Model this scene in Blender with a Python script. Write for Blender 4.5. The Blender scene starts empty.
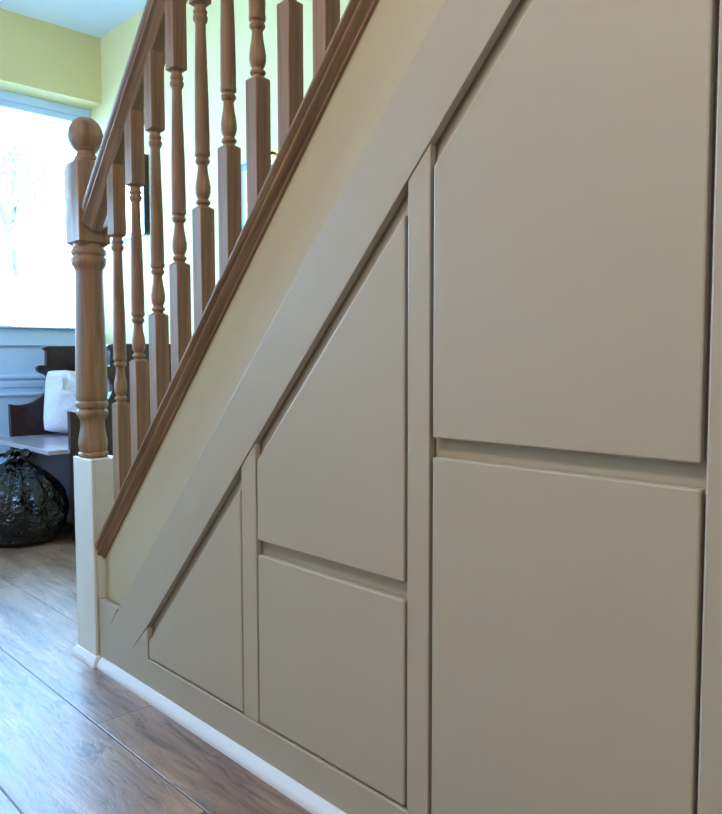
import bpy, bmesh, math, random
from mathutils import Vector, Matrix, noise
random.seed(7)
K = 0.85            # metres per layout unit
ZF = 0.955          # eye height above the floor, layout units
PITCH = 1.075
scene = bpy.context.scene
C = scene.collection

def W(x, y, z):     # layout units, z measured from eye level
    return Vector((x*K, y*K, (z+ZF)*K))

# ------------------------------------------------------------------ materials
def nt(name):
    m = bpy.data.materials.new(name); m.use_nodes = True
    t = m.node_tree; b = t.nodes['Principled BSDF']
    return m, t, b
def inp(b, k, v):
    if k in b.inputs: b.inputs[k].default_value = v
def lin(c):
    return tuple(((v/255)/12.92 if v/255 <= .04045 else ((v/255+.055)/1.055)**2.4) for v in c)
def paint(name, rgb, rough=.5, var=.03, bump=.02, scale=40):
    m, t, b = nt(name)
    n = t.nodes.new('ShaderNodeTexNoise'); n.inputs['Scale'].default_value = scale*.1; n.inputs['Detail'].default_value = 3
    tc = t.nodes.new('ShaderNodeTexCoord'); t.links.new(tc.outputs['Object'], n.inputs['Vector'])
    mx = t.nodes.new('ShaderNodeMix'); mx.data_type = 'RGBA'
    c = lin(rgb)
    mx.inputs[6].default_value = (*[v*(1-var) for v in c], 1); mx.inputs[7].default_value = (*[min(1, v*(1+var)) for v in c], 1)
    t.links.new(n.outputs['Fac'], mx.inputs[0]); t.links.new(mx.outputs[2], b.inputs['Base Color'])
    inp(b, 'Roughness', rough)
    n2 = t.nodes.new('ShaderNodeTexNoise'); n2.inputs['Scale'].default_value = scale*6; n2.inputs['Detail'].default_value = 2
    t.links.new(tc.outputs['Object'], n2.inputs['Vector'])
    bp = t.nodes.new('ShaderNodeBump'); bp.inputs['Strength'].default_value = bump*10; bp.inputs['Distance'].default_value = .0004
    t.links.new(n2.outputs['Fac'], bp.inputs['Height']); t.links.new(bp.outputs['Normal'], b.inputs['Normal'])
    return m
def wood(name, dark, light, rough=.35, stretch=(1, 1, .07), scale=60, coat=.0, tilt=0):
    m, t, b = nt(name)
    tc = t.nodes.new('ShaderNodeTexCoord'); mp = t.nodes.new('ShaderNodeMapping'); mp.inputs['Scale'].default_value = stretch
    src = tc.outputs['Object']
    if tilt:
        rt = t.nodes.new('ShaderNodeMapping'); rt.inputs['Rotation'].default_value = (0, tilt, 0); t.links.new(src, rt.inputs['Vector']); src = rt.outputs[0]
    t.links.new(src, mp.inputs['Vector'])
    n = t.nodes.new('ShaderNodeTexNoise'); n.inputs['Scale'].default_value = scale; n.inputs['Detail'].default_value = 5; n.inputs['Distortion'].default_value = .6
    t.links.new(mp.outputs[0], n.inputs['Vector'])
    r = t.nodes.new('ShaderNodeValToRGB'); r.color_ramp.elements[0].position = .3; r.color_ramp.elements[1].position = .7
    r.color_ramp.elements[0].color = (*lin(dark), 1); r.color_ramp.elements[1].color = (*lin(light), 1)
    t.links.new(n.outputs['Fac'], r.inputs[0]); t.links.new(r.outputs[0], b.inputs['Base Color'])
    inp(b, 'Roughness', rough); inp(b, 'Coat Weight', coat); inp(b, 'Coat Roughness', .2)
    bp = t.nodes.new('ShaderNodeBump'); bp.inputs['Strength'].default_value = .12; bp.inputs['Distance'].default_value = .001
    t.links.new(n.outputs['Fac'], bp.inputs['Height']); t.links.new(bp.outputs['Normal'], b.inputs['Normal'])
    return m
def flat(name, rgb, rough=.5, metal=0, spec=.5):
    m, t, b = nt(name); b.inputs['Base Color'].default_value = (*lin(rgb), 1)
    inp(b, 'Roughness', rough); inp(b, 'Metallic', metal); inp(b, 'Specular IOR Level', spec); return m

M = {}
M['cab'] = paint('cabinet_paint', (179, 170, 155), .45, .015, .03)
M['string'] = paint('cream_plaster', (188, 177, 152), .6, .05, .06, 25)
M['casing'] = paint('casing_paint', (214, 212, 206), .4, .02, .04)
M['gloss'] = flat('white_gloss', (224, 229, 240), .22)  # bluish reflection of the window is put into the white
M['yellow'] = paint('yellow_wall', (232, 209, 148), .75, .01, .03)
M['ceil'] = paint('ceiling_daylight_tint', (226, 237, 248), .85, .005, .02)  # white ceiling with the blue cast of daylight put into its colour
M['hall'] = paint('hall_wall', (205, 196, 176), .8, .01, .03)
M['oak'] = wood('turned_timber', (118, 88, 66), (162, 126, 94), .55, (1, 1, .07), 55)
M['rail'] = wood('rail_timber', (112, 88, 70), (160, 130, 104), .5, (.06, 1, 1), 70, 0, math.atan(PITCH))
M['pew'] = wood('dark_timber', (40, 26, 25), (66, 42, 38), .32, (.08, 1, 1), 45)
M['upvc'] = flat('frame_daylight_tint', (198, 222, 250), .3)  # white uPVC; the daylight's blue cast is painted into this colour
M['seat'] = wood('polished_seat', (150, 138, 150), (182, 170, 182), .3, (.08, 1, 1), 45, .3)
M['brass'] = flat('brass', (190, 150, 80), .35, .8)
M['darkframe'] = flat('dark_frame', (38, 32, 34), .35)
M['mirror'] = flat('mirror_glass', (235, 240, 242), .03, 1)
M['bag'] = flat('black_plastic', (12, 16, 20), .2)
def crinkle(m):
    t = m.node_tree; b = t.nodes['Principled BSDF']; tc = t.nodes.new('ShaderNodeTexCoord')
    n = t.nodes.new('ShaderNodeTexVoronoi'); n.feature = 'DISTANCE_TO_EDGE'; n.inputs['Scale'].default_value = 13
    q = t.nodes.new('ShaderNodeTexNoise'); q.inputs['Scale'].default_value = 9; q.inputs['Detail'].default_value = 4
    mx = t.nodes.new('ShaderNodeMix'); mx.data_type = 'RGBA'; mx.inputs[0].default_value = .22
    t.links.new(tc.outputs['Object'], q.inputs['Vector']); t.links.new(tc.outputs['Object'], mx.inputs[6]); t.links.new(q.outputs['Color'], mx.inputs[7]); t.links.new(mx.outputs[2], n.inputs['Vector'])
    bp = t.nodes.new('ShaderNodeBump'); bp.inputs['Strength'].default_value = .8; bp.inputs['Distance'].default_value = .03
    t.links.new(n.outputs['Distance'], bp.inputs['Height']); t.links.new(bp.outputs['Normal'], b.inputs['Normal'])
crinkle(M['bag'])
M['carpet'] = paint('stair_carpet', (150, 135, 115), .95, .1, .1, 60)
M['void'] = flat('cupboard_inside', (60, 56, 50), .8)
M['bark'] = flat('bark', (104, 104, 104), .8)
M['leaf'] = flat('leaf', (112, 112, 104), .6)
M['ground'] = flat('ground', (205, 205, 198), .9)

def glass():
    m = bpy.data.materials.new('clear_glass'); m.use_nodes = True; t = m.node_tree; t.nodes.clear()
    o = t.nodes.new('ShaderNodeOutputMaterial'); mx = t.nodes.new('ShaderNodeMixShader')
    tr = t.nodes.new('ShaderNodeBsdfTransparent'); g = t.nodes.new('ShaderNodeBsdfGlossy'); g.inputs['Roughness'].default_value = .02
    tr.inputs[0].default_value = (.97, .985, .98, 1)
    f = t.nodes.new('ShaderNodeFresnel'); f.inputs[0].default_value = 1.45
    t.links.new(f.outputs[0], mx.inputs[0]); t.links.new(tr.outputs[0], mx.inputs[1]); t.links.new(g.outputs[0], mx.inputs[2]); t.links.new(mx.outputs[0], o.inputs[0])
    return m
M['glass'] = glass()

def cushion_mat():
    m, t, b = nt('lilac_fabric')
    tc = t.nodes.new('ShaderNodeTexCoord'); v = t.nodes.new('ShaderNodeTexVoronoi'); v.inputs['Scale'].default_value = 60
    t.links.new(tc.outputs['Object'], v.inputs['Vector'])
    r = t.nodes.new('ShaderNodeValToRGB'); r.color_ramp.elements[0].color = (*lin((222, 214, 226)), 1); r.color_ramp.elements[1].color = (*lin((232, 226, 236)), 1)
    r.color_ramp.elements[0].position = .1; r.color_ramp.elements[1].position = .5
    t.links.new(v.outputs['Distance'], r.inputs[0]); t.links.new(r.outputs[0], b.inputs['Base Color']); inp(b, 'Roughness', .9)
    return m
M['cushion'] = cushion_mat()

def floor_mat():
    m, t, b = nt('laminate_floor'); N = t.nodes; L = t.links
    tc = N.new('ShaderNodeTexCoord'); sp = N.new('ShaderNodeSeparateXYZ'); L.new(tc.outputs['Object'], sp.inputs[0])
    def math_(op, a, b_=None, c=None):
        n = N.new('ShaderNodeMath'); n.operation = op
        for i, v in enumerate((a, b_, c)):
            if v is None: continue
            if isinstance(v, (int, float)): n.inputs[i].default_value = v
            else: L.new(v, n.inputs[i])
        return n.outputs[0]
    wd, ln = .2405, 1.21
    v = math_('DIVIDE', math_('SUBTRACT', sp.outputs[1], .0900), wd)
    row = math_('FLOOR', v); fv = math_('FRACT', v)
    u = math_('ADD', math_('DIVIDE', math_('ADD', sp.outputs[0], 1.59), ln), math_('MULTIPLY', math_('ADD', row, 1.0), .37))
    col = math_('FLOOR', u); fu = math_('FRACT', u)
    dv = math_('MULTIPLY', math_('MINIMUM', fv, math_('SUBTRACT', 1.0, fv)), wd)
    du = math_('MULTIPLY', math_('MINIMUM', fu, math_('SUBTRACT', 1.0, fu)), ln)
    seam = math_('MINIMUM', dv, du)
    sm = N.new('ShaderNodeMapRange'); sm.inputs[1].default_value = .0006; sm.inputs[2].default_value = .0026; L.new(seam, sm.inputs[0])
    cid = N.new('ShaderNodeCombineXYZ'); L.new(row, cid.inputs[0]); L.new(col, cid.inputs[1])
    wn = N.new('ShaderNodeTexWhiteNoise'); wn.noise_dimensions = '2D'; L.new(cid.outputs[0], wn.inputs['Vector'])
    off = N.new('ShaderNodeVectorMath'); off.operation = 'SCALE'; off.inputs['Scale'].default_value = 40; L.new(wn.outputs['Color'], off.inputs[0])
    ad = N.new('ShaderNodeVectorMath'); L.new(tc.outputs['Object'], ad.inputs[0]); L.new(off.outputs[0], ad.inputs[1])
    mp = N.new('ShaderNodeMapping'); mp.inputs['Scale'].default_value = (1.6, 9, 1); L.new(ad.outputs[0], mp.inputs['Vector'])
    n1 = N.new('ShaderNodeTexNoise'); n1.inputs['Scale'].default_value = 1.6; n1.inputs['Detail'].default_value = 8; n1.inputs['Roughness'].default_value = .62; n1.inputs['Distortion'].default_value = 1.3
    L.new(mp.outputs[0], n1.inputs['Vector'])
    r = N.new('ShaderNodeValToRGB'); e = r.color_ramp.elements
    e[0].position = .30; e[0].color = (*lin((84, 64, 54)), 1); e[1].position = .72; e[1].color = (*lin((180, 148, 122)), 1)
    k = e.new(.42); k.color = (*lin((130, 102, 86)), 1); k = e.new(.55); k.color = (*lin((152, 118, 94)), 1)
    L.new(n1.outputs['Fac'], r.inputs[0])
    mp2 = N.new('ShaderNodeMapping'); mp2.inputs['Scale'].default_value = (3, 60, 1); L.new(ad.outputs[0], mp2.inputs['Vector'])
    n2 = N.new('ShaderNodeTexNoise'); n2.inputs['Scale'].default_value = 2.2; n2.inputs['Detail'].default_value = 4; L.new(mp2.outputs[0], n2.inputs['Vector'])
    mr = N.new('ShaderNodeMapRange'); mr.inputs[1].default_value = .3; mr.inputs[2].default_value = .7; mr.inputs[3].default_value = .78; mr.inputs[4].default_value = 1.14; L.new(n2.outputs['Fac'], mr.inputs[0])
    # fine dark cracks and knots
    mp3 = N.new('ShaderNodeMapping'); mp3.inputs['Scale'].default_value = (3, 14, 1); L.new(ad.outputs[0], mp3.inputs['Vector'])
    n3 = N.new('ShaderNodeTexNoise'); n3.inputs['Scale'].default_value = 2.1; n3.inputs['Detail'].default_value = 9; n3.inputs['Distortion'].default_value = 2.2; n3.inputs['Roughness'].default_value = .7; L.new(mp3.outputs[0], n3.inputs['Vector'])
    cr = N.new('ShaderNodeMapRange'); cr.inputs[1].default_value = .37; cr.inputs[2].default_value = .45; cr.inputs[3].default_value = .42; cr.inputs[4].default_value = 1; L.new(n3.outputs['Fac'], cr.inputs[0])
    tone = math_('MULTIPLY', math_('MULTIPLY', mr.outputs[0], cr.outputs[0]), math_('MULTIPLY_ADD', wn.outputs['Value'], .16, .92))
    tone = math_('MULTIPLY', tone, math_('MULTIPLY_ADD', sm.outputs[0], .6, .4))
    sc = N.new('ShaderNodeVectorMath'); sc.operation = 'SCALE'; L.new(r.outputs[0], sc.inputs[0]); L.new(tone, sc.inputs['Scale'])
    L.new(sc.outputs[0], b.inputs['Base Color'])
    inp(b, 'Specular IOR Level', .6)
    rr = N.new('ShaderNodeMapRange'); rr.inputs[3].default_value = .30; rr.inputs[4].default_value = .46; L.new(n1.outputs['Fac'], rr.inputs[0]); L.new(rr.outputs[0], b.inputs['Roughness'])
    h = math_('ADD', math_('MULTIPLY', sm.outputs[0], .6), math_('ADD', math_('MULTIPLY', n3.outputs['Fac'], .5), math_('MULTIPLY', n2.outputs['Fac'], .1)))
    bp = N.new('ShaderNodeBump'); bp.inputs['Strength'].default_value = .8; bp.inputs['Distance'].default_value = .0025; L.new(h, bp.inputs['Height']); L.new(bp.outputs['Normal'], b.inputs['Normal'])
    return m
M['floor'] = floor_mat()

# ------------------------------------------------------------------ mesh helpers (all in layout units, world placed)
def box(bm, x0, x1, y0, y1, z0, z1):
    v = [bm.verts.new((x, y, z)) for x in (x0, x1) for y in (y0, y1) for z in (z0, z1)]
    for f in ((0, 1, 3, 2), (4, 6, 7, 5), (0, 4, 5, 1), (2, 3, 7, 6), (0, 2, 6, 4), (1, 5, 7, 3)):
        bm.faces.new([v[i] for i in f])
def prism(bm, pts, a0, a1, axis='y'):
    def P(p, a):
        if axis == 'y': return (p[0], a, p[1])
        if axis == 'x': return (a, p[0], p[1])
        return (p[0], p[1], a)
    A = [bm.verts.new(P(p, a0)) for p in pts]; B = [bm.verts.new(P(p, a1)) for p in pts]
    n = len(pts)
    bm.faces.new(A); bm.faces.new(B[::-1])
    for i in range(n):
        bm.faces.new([A[i], B[i], B[(i+1) % n], A[(i+1) % n]])
def sweep_slope(bm, prof, x0, x1, z0, s=PITCH, vert0=False):
    """profile (y, h) with h perpendicular to the slope, swept from x0 to x1 with plumb ends; z0 = height of h=0 line at x0"""
    c = math.sqrt(1+s*s)
    A = [bm.verts.new((x0, y, z0+h*c)) for y, h in prof]; B = [bm.verts.new((x1, y, z0+(x1-x0)*s+h*c)) for y, h in prof]
    n = len(prof); bm.faces.new(A); bm.faces.new(B[::-1])
    for i in range(n): bm.faces.new([A[i], B[i], B[(i+1) % n], A[(i+1) % n]])
def lathe(bm, prof, cx, cy, z0=0, seg=28):
    rings = []
    for z, r in prof:
        rings.append([bm.verts.new((cx+r*math.cos(2*math.pi*k/seg), cy+r*math.sin(2*math.pi*k/seg), z0+z)) for k in range(seg)])
    for a, b in zip(rings, rings[1:]):
        for k in range(seg): bm.faces.new([a[k], a[(k+1) % seg], b[(k+1) % seg], b[k]])
    bm.faces.new(rings[0][::-1]); bm.faces.new(rings[-1])
def tube(bm, pts, r, seg=8):
    rings = []
    for i, p in enumerate(pts):
        p = Vector(p); d = (Vector(pts[min(i+1, len(pts)-1)])-Vector(pts[max(i-1, 0)])).normalized()
        a = d.cross(Vector((0, 0, 1)) if abs(d.z) < .9 else Vector((1, 0, 0))).normalized(); b = d.cross(a)
        rr = r[i] if isinstance(r, (list, tuple)) else r
        rings.append([bm.verts.new(p+(a*math.cos(2*math.pi*k/seg)+b*math.sin(2*math.pi*k/seg))*rr) for k in range(seg)])
    for a, b in zip(rings, rings[1:]):
        for k in range(seg): bm.faces.new([a[k], a[(k+1) % seg], b[(k+1) % seg], b[k]])
    bm.faces.new(rings[0][::-1]); bm.faces.new(rings[-1])

def obj(name, bm, mat, parent=None, bevel=0, smooth=False, segs=2, sub=0):
    org = Vector((0, 0, 0))
    p = parent
    while p is not None: org += p.location; p = p.parent
    for v in bm.verts: v.co = W(*v.co)-org
    bmesh.ops.recalc_face_normals(bm, faces=bm.faces)
    me = bpy.data.meshes.new(name); bm.to_mesh(me); bm.free()
    for m in (mat if isinstance(mat, list) else [mat]): me.materials.append(m)
    o = bpy.data.objects.new(name, me); C.objects.link(o)
    if parent: o.parent = parent
    if smooth:
        for f in me.polygons: f.use_smooth = True
        me.set_sharp_from_angle(angle=math.radians(38))
    if bevel:
        b = o.modifiers.new('bevel', 'BEVEL'); b.width = bevel*K; b.segments = segs; b.limit_method = 'ANGLE'; b.angle_limit = math.radians(28)
    if sub:
        s = o.modifiers.new('subdiv', 'SUBSURF'); s.levels = sub; s.render_levels = sub
    return o
def thing(name, label, cat, x, y, z=-ZF, group=None):
    o = bpy.data.objects.new(name, None); C.objects.link(o); o.location = W(x, y, z); o.empty_display_size = .1
    o['label'] = label; o['category'] = cat
    if group: o['group'] = group
    return o
def tag(o, label, cat, group=None):
    o['label'] = label; o['category'] = cat
    if group: o['group'] = group
    return o
def struct(name, bm, mat, bevel=0):
    o = obj(name, bm, mat, None, bevel); o['kind'] = 'structure'; return o
def B(): return bmesh.new()

# ------------------------------------------------------------------ the room
XL, XW, XR, YB, YF, ZC = -4.8, -5.0, 1.5, 1.25, -2.3, 2.07
bm = B(); box(bm, -5.1, XR+.1, YF-.1, YB+.1, -ZF-.05, -ZF); struct('floor', bm, M['floor'])
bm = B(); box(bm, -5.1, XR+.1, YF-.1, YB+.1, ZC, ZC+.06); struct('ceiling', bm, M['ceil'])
# end wall with the wide opening for the glazed front
YO = -1.0
bm = B(); box(bm, -5.1, XL, YO, YB, 1.655, ZC); box(bm, -5.1, XL, YF, YO, -ZF, ZC); struct('wall_left', bm, M['yellow'])
# back wall with a small window opening
wx0, wx1, wz0, wz1 = -3.30, -2.98, .10, .995
bm = B()
box(bm, -5.1, wx0, YB, YB+.12, -ZF, ZC); box(bm, wx1, XR, YB, YB+.12, -ZF, ZC)
box(bm, wx0, wx1, YB, YB+.12, -ZF, wz0); box(bm, wx0, wx1, YB, YB+.12, wz1, ZC); struct('wall_back', bm, M['yellow'])
sx0, sx1, sz0, sz1 = -4.5, -3.45, .15, 1.20  # unseen opening, added to throw blue daylight on the hall end
bm = B(); box(bm, -5.1, sx0, YF-.1, YF, -ZF, ZC); box(bm, sx1, XR+.1, YF-.1, YF, -ZF, ZC); box(bm, sx0, sx1, YF-.1, YF, -ZF, sz0); box(bm, sx0, sx1, YF-.1, YF, sz1, ZC); struct('wall_front', bm, M['hall'])
bm = B()
for a in ((sx0, sx1, sz1-.05, sz1), (sx0, sx1, sz0, sz0+.05), (sx0, sx0+.05, sz0+.05, sz1-.05), (sx1-.05, sx1, sz0+.05, sz1-.05)):
    box(bm, a[0], a[1], YF-.08, YF-.04, a[2], a[3])
fill_win = obj('fill_window', bm, M['upvc'], None, .003); fill_win['kind'] = 'structure'  # added out of view, only for fill light
bm = B(); box(bm, sx0+.03, sx1-.03, YF-.063, YF-.057, sz0+.03, sz1-.03); obj('glass', bm, M['glass'], fill_win)
bm = B(); box(bm, XR, XR+.1, YF, YB+.1, -ZF, ZC); struct('wall_right', bm, M['hall'])

# glazed front: frame, panes, panelled lower part
def wbox(bm, y0, y1, z0, z1, d=.03): box(bm, XW-d, XW+d, y0, y1, z0, z1)
bm = B()
wbox(bm, YO, YB, 1.60, 1.655); wbox(bm, YO, YB, .085, .195, .035); wbox(bm, YO, YB, -ZF, -ZF+.08)
wbox(bm, YO, YO+.06, -ZF+.08, 1.60); wbox(bm, YB-.06, YB, -ZF+.08, 1.60); wbox(bm, .30, .37, -ZF+.08, 1.60, .028)
box(bm, XW-.02, XW+.018, YO+.06, YB-.06, 1.56, 1.60)
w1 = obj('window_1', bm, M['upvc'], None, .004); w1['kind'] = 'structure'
bm = B(); box(bm, XW-.006, XW+.006, YO+.05, YB-.05, .19, 1.57); g = obj('glass', bm, M['glass'], w1)
bm = B(); box(bm, XW-.02, XW+.012, YO+.05, YB-.05, -ZF+.07, .09)
for z0, z1, d in ((-.125, -.10, .024), (-.18, -.145, .02), (-.235, -.215, .026), (-.50, -.485, .02), (-.67, -.65, .024)):
    box(bm, XW, XW+d, YO+.06, YB-.06, z0, z1)
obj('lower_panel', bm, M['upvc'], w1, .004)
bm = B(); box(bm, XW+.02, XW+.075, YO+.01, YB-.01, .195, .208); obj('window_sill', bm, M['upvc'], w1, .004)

# small window on the back wall
bm = B()
for a in ((wx0, wx1, wz1-.03, wz1), (wx0, wx1, wz0, wz0+.04), (wx0, wx0+.03, wz0+.04, wz1-.03), (wx1-.03, wx1, wz0+.04, wz1-.03)):
    box(bm, a[0], a[1], YB+.03, YB+.07, a[2], a[3])
box(bm, wx0, wx1, YB+.0, YB+.03, wz1-.012, wz1)
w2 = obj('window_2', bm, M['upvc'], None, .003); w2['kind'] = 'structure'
bm = B(); box(bm, wx0+.02, wx1-.02, YB+.047, YB+.053, wz0+.03, wz1-.02); obj('glass', bm, M['glass'], w2)

# ------------------------------------------------------------------ staircase (string and steps)
stair = thing('staircase', 'staircase with cream plastered side rising behind the white panelling', 'staircase', -2.2, .6)
c_ = math.sqrt(1+PITCH**2)
XE = .25
zs0 = .067+PITCH*(-2.236+1.6)
bm = B(); prism(bm, [(-2.236, -ZF), (XE, -ZF), (XE, zs0+1.062*(XE+2.236)+.004), (-2.236, zs0)], .027, .046)
obj('side_panel', bm, M['string'], stair)
rise, go = .212, .212/PITCH
for i in range(12):
    z = -ZF+rise*(i+1); x = -2.27+go*i
    bm = B(); box(bm, x-.02, x+go+.01, .05, YB, z-.03, z); obj('tread', bm, M['carpet'], stair, .008)
    bm = B(); box(bm, x, x+.02, .05, YB, z-rise, z-.03); obj('riser', bm, M['carpet'], stair)

# ------------------------------------------------------------------ balustrade
NX, NY = -2.327, .035
bal = thing('balustrade', 'brown timber banister with newel post, turned spindles and sloping handrail', 'banister', NX, NY)
def newel_mesh():
    bm = B()
    prof = [(-.311, .040), (-.309, .043), (-.305, .046), (-.300, .0465), (-.295, .044), (-.293, .040), (-.291, .041),
            (-.285, .0425), (-.272, .0445), (-.258, .044), (-.235, .040), (-.212, .0365), (-.195, .037), (-.186, .041), (-.178, .0475), (-.170, .049), (-.163, .0475), (-.158, .042),
            (-.155, .042), (-.153, .047), (-.147, .0495), (-.138, .049), (-.134, .045), (-.131, .0445), (-.127, .047), (-.110, .048), (-.03, .0475), (.08, .0455), (.18, .0435), (.262, .0418), (.278, .0425),
            (.286, .046), (.294, .0515), (.303, .0535), (.312, .0535), (.317, .051), (.320, .0475), (.323, .0475), (.327, .052), (.334, .0535), (.341, .052), (.345, .047), (.349, .046), (.360, .046)]
    lathe(bm, prof, NX, NY, 0, 40)
    h = .0500; # square block with chamfered ends
    def ring(z, hh, cut):
        pts = [(hh, -hh+cut), (hh, hh-cut), (hh-cut, hh), (-hh+cut, hh), (-hh, hh-cut), (-hh, -hh+cut), (-hh+cut, -hh), (hh-cut, -hh)]
        return [bm.verts.new((NX+a, NY+b, z)) for a, b in pts]
    rs = [ring(.351, .040, .014), ring(.358, .046, .006), ring(.363, h, .0018), ring(.598, h, .0018), ring(.606, .045, .005), ring(.611, .0405, .010), ring(.613, .037, .012)]
    for a, b in zip(rs, rs[1:]):
        for k in range(8): bm.faces.new([a[k], a[(k+1) % 8], b[(k+1) % 8], b[k]])
    bm.faces.new(rs[0][::-1]); bm.faces.new(rs[-1])
    return bm
newel = obj('newel_post', newel_mesh(), M['oak'], bal, 0, True)
bm = B()
prof = [(.611, .038), (.617, .0385), (.622, .035), (.629, .031), (.633, .0285)]
R = .0545; zc = .692
for k in range(0, 19):
    a = -math.pi*.33+k*(math.pi*.33+math.pi*.497)/18
    z = zc+.0575*math.sin(a); r = R*math.cos(a)*(1 if k <= 7 else .97)
    prof.append((z, r))
lathe(bm, prof, NX, NY, 0, 40); obj('newel_cap', bm, M['oak'], newel, 0, True)
# painted base: post clad with a front board
bm = B(); box(bm, -2.362, -2.241, .0, .092, -ZF, -.311); ca = obj('newel_base', bm, M['casing'], newel, .002)
ca['label'] = 'cream painted square base of the newel'
bm = B(); box(bm, -2.374, -2.238, -.012, .0, -ZF, -.309); obj('front_board', bm, M['casing'], newel, .0035)

# handrail and base rail
def mirror(prof): return prof+[(2*NY-y, h) for y, h in reversed(prof)]
hp = mirror([(.019, 0), (.017, .003), (-.0065, .0150), (-.0085, .0170), (-.006, .025), (-.001, .029), (-.001, .034), (-.006, .038), (-.008, .045), (-.006, .056), (.002, .066), (.016, .073), (.030, .075)])
zh = .556+PITCH*(-2.268+2.116)
bm = B(); sweep_slope(bm, hp, -2.268, XE-.9, zh); obj('handrail', bm, M['rail'], bal, 0, True)
bp_ = mirror([(.019, 0), (.019, .004), (.013, .007), (.005, .009), (.001, .013), (.004, .017), (.003, .021), (-.004, .024), (-.008, .028), (-.008, .033), (-.003, .037)])
zb = .067+PITCH*(-2.241+1.6)
bm = B(); sweep_slope(bm, bp_, -2.241, XE, zb, 1.062); obj('base_rail', bm, M['rail'], bal, 0, True)

# one spindle, then copies
LB = [(-.002, .0125), (.004, .0125), (.006, .0155), (.010, .0168), (.014, .0155), (.016, .0125), (.020, .0120), (.025, .0150), (.034, .0172), (.048, .0175), (.064, .0155), (.080, .0128), (.096, .0112), (.102, .0115),
      (.105, .0145), (.110, .0168), (.115, .0160), (.118, .0138), (.121, .0142), (.124, .0172), (.130, .0180), (.136, .0170), (.140, .0168), (.16, .0172), (.26, .0158), (.36, .0136), (.440, .0118),
      (.444, .0125), (.449, .0158), (.455, .0170), (.460, .0160), (.462, .0135), (.465, .0138), (.468, .0158), (.473, .0158), (.476, .0135), (.486, .0130)]
hw = .0202
def spindle_mesh(cx, zl):
    bm = B()
    lathe(bm, [(z_, r_*1.09) for z_, r_ in LB], cx, NY, zl, 20)
    def ring(zf, hh, cut):
        pts = [(hh, -hh+cut), (hh, hh-cut), (hh-cut, hh), (-hh+cut, hh), (-hh, hh-cut), (-hh, -hh+cut), (-hh+cut, -hh), (hh-cut, -hh)]
        return [bm.verts.new((cx+a, NY+b, zf(cx+a))) for a, b in pts]
    rb = lambda x: .067+.020*c_+PITCH*(x+1.6)
    rt = lambda x: .556+PITCH*(x+2.116)+.004
    lo = [ring(rb, hw, .0012), ring(lambda x: zl-.007, hw, .0012), ring(lambda x: zl-.002, .015, .004), ring(lambda x: zl, .0125, .005)]
    hi = [ring(lambda x: zl+.484, .0125, .005), ring(lambda x: zl+.486, .015, .004), ring(lambda x: zl+.491, hw, .0012), ring(rt, hw, .0012)]
    for rs in (lo, hi):
        for a, b in zip(rs, rs[1:]):
            for k in range(8): bm.faces.new([a[k], a[(k+1) % 8], b[(k+1) % 8], b[k]])
        bm.faces.new(rs[0][::-1]); bm.faces.new(rs[-1])
    return bm
SX0, SDX = -2.127, .1176
sp0 = obj('baluster', spindle_mesh(SX0, -.127), M['oak'], bal, 0, True)
for i in range(1, 9):
    o = sp0.copy(); C.objects.link(o); o.parent = bal
    o.location = Vector((SDX*i*K, 0, SDX*i*PITCH*K))

# ------------------------------------------------------------------ under-stairs joinery
def zf(x): return -.182+1.072*(x+1.395)         # underside of the sloping board
def zu(x): return -.745+1.068*(x+2.104)         # its top edge
GAP = .050
frame = thing('face_frame', 'pale grey-beige painted face frame with sloping board around the under-stairs doors', 'cupboard frame', -1.3, .01)
T = .018
bm = B()
prism(bm, [(-2.236, -ZF), (-.33, -ZF), (-.33, -.847), (-1.926, -.847), (-1.926, zf(-1.926)-.0045), (-2.027, -.850), (-1.9255, zf(-1.9255)), (-.398, zf(-.398)), (.68, zf(.68)), (.68, zu(.68)),
            (-2.104, zu(-2.104)), (-2.184, -.837), (-2.1075, -.745), (-2.236, -.745)], 0, T)
obj('rail_board', bm, M['cab'], frame, .0020)
for a, b in ((-1.457, -1.401), (-.930, -.878)):
    bm = B(); prism(bm, [(a, -.8465), (b, -.8465), (b, zf(b)-.0025), (a, zf(a)-.0025)], .0015, T)
    obj('mullion', bm, M['cab'], frame, .0022)
bm = B(); prism(bm, [(-.398, -.8465), (-.33, -.8465), (-.33, zf(-.33)-.0025), (-.398, zf(-.398)-.0025)], -.001, T+.02)
obj('stile', bm, M['cab'], frame, .0035)
bm = B(); prism(bm, [(-2.236, -ZF), (XR, -ZF), (XR, zf(.6)-.02), (.6, zf(.6)-.02), (-2.02, zf(-2.02)+.005), (-2.104, -.76), (-2.236, -.76)], .0225, .0265)
for v in bm.verts: pass
obj('backing_panel', bm, M['cab'], frame)
bm = B(); prism(bm, [(-.329, -ZF), (XR, -ZF), (XR, zf(.7)), (.7, zf(.7)-.004), (-.329, zf(-.329)-.004)], .0, .0225); struct('wall_stairs', bm, M['cab'])

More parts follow.
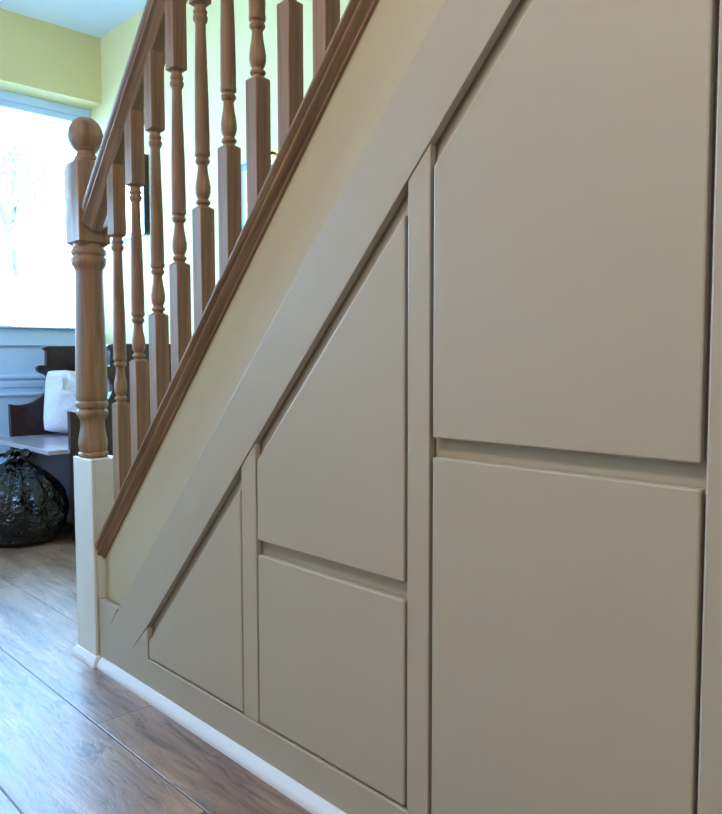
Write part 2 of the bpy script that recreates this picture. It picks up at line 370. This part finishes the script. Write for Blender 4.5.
def panel(name, pts, parent, mat=None):
    bm = B(); prism(bm, pts, .0015, .0175); return obj(name, bm, mat or M['cab'], parent, .0032, segs=2)
def zd(x): return zf(x)-GAP
c1 = thing('cupboard', 'smallest understairs cupboard with a single triangular door nearest the newel post', 'cupboard', -1.69, .01)
panel('door', [(-1.9205, -.841), (-1.463, -.841), (-1.463, zd(-1.463)), (-1.9205, zd(-1.9205))], c1)
c2 = thing('cupboard', 'middle understairs cupboard with slanted door above a squarish drawer front', 'cupboard', -1.166, .01)
panel('door', [(-1.395, -.413), (-.9385, -.413), (-.9385, zd(-.9385)), (-1.395, zd(-1.395))], c2)
panel('drawer_front', [(-1.395, -.841), (-.9375, -.841), (-.9375, -.447), (-1.395, -.447)], c2)
c3 = thing('cupboard', 'tallest understairs cupboard at the right with big slanted door above a deep drawer', 'cupboard', -.64, .01)
panel('door', [(-.870, -.139), (-.4065, -.139), (-.4065, zd(-.4065)), (-.870, zd(-.870))], c3)
panel('drawer_front', [(-.870, -.841), (-.4045, -.841), (-.4045, -.173), (-.870, -.173)], c3)

# beading along the floor
prof = [(0, -ZF), (-.020, -ZF), (-.020, -ZF+.005), (-.0175, -ZF+.013), (-.012, -ZF+.020), (-.007, -ZF+.025), (-.004, -ZF+.029), (0, -ZF+.030)]
def bead(bm, path, prof):
    secs = []
    for i, p in enumerate(path):
        p = Vector(p)
        d0 = (p-Vector(path[i-1])).normalized() if i else None
        d1 = (Vector(path[i+1])-p).normalized() if i < len(path)-1 else None
        n0 = Vector((d0.y, -d0.x)) if d0 else None; n1 = Vector((d1.y, -d1.x)) if d1 else None
        if n0 is None: m = n1
        elif n1 is None: m = n0
        else: m = (n0+n1)/(1+n0.dot(n1))
        secs.append([bm.verts.new((p.x+m.x*-y, p.y+m.y*-y, z)) for y, z in prof])
    n = len(prof)
    for a, b in zip(secs, secs[1:]):
        for k in range(n): bm.faces.new([a[k], b[k], b[(k+1) % n], a[(k+1) % n]])
    bm.faces.new(secs[0]); bm.faces.new(secs[-1][::-1])
bm = B(); bead(bm, [(-2.374, .10), (-2.374, -.012), (-2.2375, -.012), (-2.2375, 0)][:3]+[(-2.2375, 0.0)], [(y*.85, z) for y, z in prof]); o = obj('baseboard_newel', bm, M['gloss'], None, 0, True); o['kind'] = 'structure'
bm = B(); bead(bm, [(-2.218, 0), (XR, 0)], prof); o = obj('baseboard_front', bm, M['gloss'], None, 0, True); o['kind'] = 'structure'

# ------------------------------------------------------------------ settle bench
pew = thing('settle_bench', 'dark timber settle with high winged ends against the back wall by the window', 'bench', -4.29, .85)
ep = [(.60, -ZF), (.60, -.70), (.592, -.50), (.589, -.267), (.615, -.274), (.65, -.276), (.69, -.272), (.721, -.262), (.75, -.248), (.776, -.230), (.802, -.208), (.820, -.175), (.824, -.14), (.816, -.105),
      (.795, -.092), (.770, -.082), (.757, -.066), (.757, -.05), (.767, -.038), (.79, -.036), (.812, -.039), (.815, .05), (.800, .060), (.800, .072), (.83, .082), (1.21, .085), (1.21, -ZF)]
for x0, x1 in ((-3.88, -3.84), (-4.75, -4.71)):
    bm = B(); prism(bm, ep, x0, x1, 'x'); e = obj('end_panel', bm, M['pew'], pew, .004)
bm = B(); box(bm, -4.715, -3.875, 1.17, 1.20, -.60, .05); box(bm, -4.715, -3.875, 1.15, 1.205, .045, .078); box(bm, -4.715, -3.875, 1.155, 1.18, -.02, .0)
for k in range(3):
    x = -4.70+k*.275
    box(bm, x, x+.03, 1.155, 1.18, -.44, .045)
obj('backrest', bm, M['pew'], pew, .004)
bm = B(); prism(bm, [(-4.80+.03, .475), (-3.842, .475), (-3.842, .588), (-3.881, .588), (-3.881, 1.165), (-4.709, 1.165), (-4.709, .588), (-4.77, .588)], -.488, -.463, 'z')
obj('seat', bm, M['seat'], pew, .005, segs=3)
bm = B(); box(bm, -4.71, -3.88, .68, .70, -ZF+.05, -.49); obj('front_board', bm, M['pew'], pew, .003)

# cushion leaning in the far corner of the settle
def cushion():
    bm = B(); n = 44; a, b_, t = .20, .195, .085
    P = {}
    for s in (0, 1):
        for i in range(n+1):
            for j in range(n+1):
                u = -1+2*i/n; v = -1+2*j/n
                edge = i in (0, n) or j in (0, n)
                if s and edge: continue
                k = max(0, (1-u**4)*(1-v**4))**.5
                w = (1-.06*abs(v)**4*abs(u), 1-.07*abs(u)**4*abs(v))
                x = u*a*w[0]; z = v*b_*w[1]
                fold = .022*(1-abs(math.sin(5*(u+1.0)+4*v*v+2.5*noise.noise(Vector((u*2, v*2, s))))))*k*max(0, v+.55)+.008*noise.noise(Vector((u*3, v*3, 3+s)))*k
                y = (t*k+fold)*(-1 if s == 0 else 1)
                # lean back and slump
                P[(s, i, j)] = bm.verts.new((x, y*1.0, z))
    for s in (0, 1):
        for i in range(n):
            for j in range(n):
                q = [P.get((s, p, r)) or P[(0, p, r)] for p, r in ((i, j), (i+1, j), (i+1, j+1), (i, j+1))]
                bm.faces.new(q)
    R_ = Matrix.Rotation(math.radians(-14), 4, 'X') @ Matrix.Rotation(math.radians(5), 4, 'Y')
    R_ = Matrix.Rotation(math.radians(72), 4, 'Z') @ R_
    bmesh.ops.transform(bm, matrix=R_, verts=bm.verts)
    zmin = min(v.co.z for v in bm.verts)
    bmesh.ops.translate(bm, verts=bm.verts, vec=(-4.58, .955, -.463-zmin))
    return bm
o = obj('cushion', cushion(), M['cushion'], None, 0, True)
tag(o, 'crumpled white and lilac cushion standing on the dark settle seat', 'cushion')

# black bin bag
bag = thing('bin_bag', 'full black plastic bin bag tied at the top on the floor before the settle', 'bin bag', -4.10, .40)
bm = B(); ns, nr = 96, 48; rings = []
prof = [(0, .0), (.002, .10), (.01, .165), (.035, .20), (.08, .222), (.14, .232), (.20, .228), (.26, .210), (.31, .180), (.345, .145), (.375, .105), (.40, .070), (.42, .042), (.435, .030), (.445, .026), (.455, .030), (.47, .036)]
def pl(t):
    x = t*(len(prof)-1); i = min(int(x), len(prof)-2); f = x-i
    return [prof[i][q]*(1-f)+prof[i+1][q]*f for q in (0, 1)]
for j in range(nr+1):
    t = j/nr; z, r = pl(t); row = []
    for k in range(ns):
        th = 2*math.pi*k/ns
        top = max(0, (z-.10)/.34)
        pleat = top*(.08*math.sin(13*th+1.5*math.sin(3*th))+.05*math.sin(23*th+z*9))
        nv = noise.noise(Vector((math.cos(th)*2.2, math.sin(th)*2.2, z*7)))
        rn = 1-abs(noise.noise(Vector((math.cos(th)*3+z*4, math.sin(th)*3, z*5+3))))*2
        cr = 1-2*abs(noise.noise(Vector((math.cos(th)*4.5+5, math.sin(th)*4.5+z*9, z*4))))
        rr = 1.08*r*(1+pleat+.10*nv+.07*rn+.05*cr*cr)
        sx, sy = 1.0, .88
        row.append(bm.verts.new((-4.10+rr*sx*math.cos(th)+.03*z, .405+rr*sy*math.sin(th), -ZF+.004+z+.012*nv*(1 if z > .03 else 0))))
    rings.append(row)
for a, b in zip(rings, rings[1:]):
    for k in range(ns): bm.faces.new([a[k], a[(k+1) % ns], b[(k+1) % ns], b[k]])
bm.faces.new(rings[-1])
for v in bm.verts: v.co.z = max(v.co.z, -ZF+.001)
bmesh.ops.remove_doubles(bm, verts=bm.verts, dist=.0001)
obj('bag_body', bm, M['bag'], bag, 0, True)
bm = B()
for k, (dx, dy, h) in enumerate(((-.085, -.05, .015), (-.05, .05, .03), (.06, .03, .035), (.075, -.03, .012), (-.005, -.06, .03))):
    cx, cy, cz = -4.085, .405, -ZF+.455
    pts = [(cx, cy), (dx, dy)]
    m = 7; grid = []
    for i in range(m):
        f = i/(m-1); wv = .012+.034*f
        px, py = cx+dx*f, cy+dy*f; n_ = Vector((-dy, dx, 0)).normalized()
        row = []
        for q in range(7):
            s = -1+q/3
            row.append(bm.verts.new((px+n_.x*wv*s, py+n_.y*wv*s, cz+h*math.sin(f*3)+.010*math.cos(s*7+k)*f-.01*f)))
        grid.append(row)
    lowr = [[bm.verts.new((v.co.x, v.co.y, v.co.z-.003)) for v in row] for row in grid]
    for i in range(m-1):
        for q in range(6):
            bm.faces.new([grid[i][q], grid[i+1][q], grid[i+1][q+1], grid[i][q+1]])
            bm.faces.new([lowr[i][q+1], lowr[i+1][q+1], lowr[i+1][q], lowr[i][q]])
    for i in range(m-1):
        bm.faces.new([grid[i][0], lowr[i][0], lowr[i+1][0], grid[i+1][0]]); bm.faces.new([grid[i+1][6], lowr[i+1][6], lowr[i][6], grid[i][6]])
    for q in range(6):
        bm.faces.new([grid[-1][q], lowr[-1][q], lowr[-1][q+1], grid[-1][q+1]])
tube(bm, [(-4.085+.03*math.cos(a), .405+.03*math.sin(a), -ZF+.444) for a in [i*math.pi/6 for i in range(13)]], .008, 8)
obj('bag_neck', bm, M['bag'], bag, 0, True)

# mirror on the back wall
mir = thing('wall_mirror', 'dark framed mirror hanging on the back wall above the settle', 'mirror', -4.48, YB-.01, .98)
x0, x1, z0, z1 = -4.72, -4.215, .765, 1.195
bm = B(); box(bm, x0, x1, YB-.012, YB-.002, z0, z1); obj('mirror_glass', bm, M['mirror'], mir)
bm = B()
for a in ((x0-.02, x0, z0-.02, z1+.02), (x1-.004, x1+.022, z0-.02, z1+.02), (x0, x1-.004, z1-.002, z1+.02)):
    box(bm, a[0], a[1], YB-.035, YB-.001, a[2], a[3])
obj('mirror_frame', bm, M['darkframe'], mir, .003)
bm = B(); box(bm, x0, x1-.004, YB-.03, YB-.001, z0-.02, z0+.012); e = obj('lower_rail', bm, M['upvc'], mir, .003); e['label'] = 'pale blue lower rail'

# small brass hook on the stair wall
hk = thing('wall_hook', 'tiny brass hook on the stair wall glimpsed between two spindles', 'hook', -2.96, YB-.01, .97)
bm = B(); box(bm, -3.02, -2.90, YB-.012, YB-.001, .93, 1.0)
obj('hook_plate', bm, M['brass'], hk, .004)
bm = B(); tube(bm, [(-2.96, YB-.01, .985), (-2.96, YB-.035, .975), (-2.96, YB-.045, .955), (-2.96, YB-.035, .94), (-2.96, YB-.025, .945)], .007); obj('hook_arm', bm, M['darkframe'], hk, 0, True)

# ------------------------------------------------------------------ outdoors: ground and a tree beyond the glass
bm = B(); box(bm, -22, -5.15, -9, 9, -ZF-.3, -ZF-.12); struct('ground', bm, M['ground'])
def tree(x, y, h, seed):
    rnd = random.Random(seed)
    t = thing('garden_tree', 'pale leafy tree outside, washed out behind the bright window', 'tree', x, y, -ZF-.12)
    bm = B(); tips = []
    def grow(p, d, l, r, n):
        q = p+d*l; tube(bm, [p, (p+q)/2+Vector((rnd.uniform(-.05, .05), rnd.uniform(-.05, .05), 0)), q], [r, r*.85, r*.7], 6)
        if n == 0: tips.append(q); return
        for _ in range(3):
            dd = (d+Vector((rnd.uniform(-.8, .8), rnd.uniform(-.8, .8), rnd.uniform(-.2, .6)))).normalized(); grow(q, dd, l*.72, r*.6, n-1)
        if n < 3: tips.append(q)
    grow(Vector((x, y, -ZF-.14)), Vector((0, 0, 1)), h*.32, .09, 4)
    obj('trunk', bm, M['bark'], t, 0, True)
    bm = B()
    for p in tips:
        for _ in range(9):
            c = p+Vector((rnd.gauss(0, .16), rnd.gauss(0, .16), rnd.gauss(0, .13)))
            a = Vector((rnd.uniform(-1, 1), rnd.uniform(-1, 1), rnd.uniform(-1, 1))).normalized(); b = a.orthogonal().normalized(); s = rnd.uniform(.03, .06)
            n_ = a.cross(b)*s*.25
            v = [bm.verts.new(c+q) for q in (-a*s, b*s*.45+n_, a*s, -b*s*.45+n_)]
            bm.faces.new(v[:3]); bm.faces.new([v[0], v[2], v[3]])
    obj('foliage', bm, M['leaf'], t)
tree(-8.6, 1.95, 3.7, 3)

# ------------------------------------------------------------------ light
w = bpy.data.worlds.new('sky'); scene.world = w; w.use_nodes = True
bg = w.node_tree.nodes['Background']; bg.inputs[0].default_value = (.29, .585, 1.0, 1); bg.inputs[1].default_value = 43
def portal(loc, rot, sx, sy):
    l = bpy.data.lights.new('portal', 'AREA'); l.shape = 'RECTANGLE'; l.size = sx*K; l.size_y = sy*K; l.cycles.is_portal = True
    o = bpy.data.objects.new('portal', l); C.objects.link(o); o.location = W(*loc); o.rotation_euler = rot
portal((-5.06, (YO+YB)/2, .88), (0, math.radians(-90), 0), 1.45, YB-YO)
portal(((wx0+wx1)/2, YB+.1, .55), (math.radians(-90), 0, 0), .44, .9)
portal(((sx0+sx1)/2, YF-.12, (sz0+sz1)/2), (math.radians(90), 0, 0), sx1-sx0, sz1-sz0)
def area_fill(name, loc, size, power, col):
    l = bpy.data.lights.new(name, 'AREA'); l.shape = 'DISK'; l.size = size; l.energy = power; l.color = col
    o = bpy.data.objects.new(name, l); C.objects.link(o); o.location = W(*loc); return o
area_fill('ceiling_fill', (-.7, -1.8, ZC-.05), .45, 30, (1, .82, .66))  # bodiless area light out of view, added to brighten the panelling

# ------------------------------------------------------------------ camera
cam = bpy.data.cameras.new('camera'); co = bpy.data.objects.new('camera', cam); C.objects.link(co)
cam.sensor_fit = 'HORIZONTAL'; cam.sensor_width = 36; F = 755.543; cam.lens = F/722*36; cam.clip_start = .02
def ray(px, py): return Vector((px-361, -(py-407), -F)).normalized()
Xc = -ray(-360, 360); Yc = ray(1156, 357); Yc = (Yc-Xc*Xc.dot(Yc)).normalized(); Zc = Xc.cross(Yc)
Rm = Matrix((Xc, Yc, Zc))      # rows: world axes in camera space -> camera-to-world rotation
co.matrix_world = Matrix.Translation(W(0, -1, 0)) @ Rm.to_4x4()
scene.camera = co
scene.view_settings.view_transform = 'Standard'; scene.view_settings.look = 'None'; scene.view_settings.gamma = 1; scene.view_settings.exposure = 0
scene.cycles.max_bounces = 10; scene.cycles.diffuse_bounces = 6
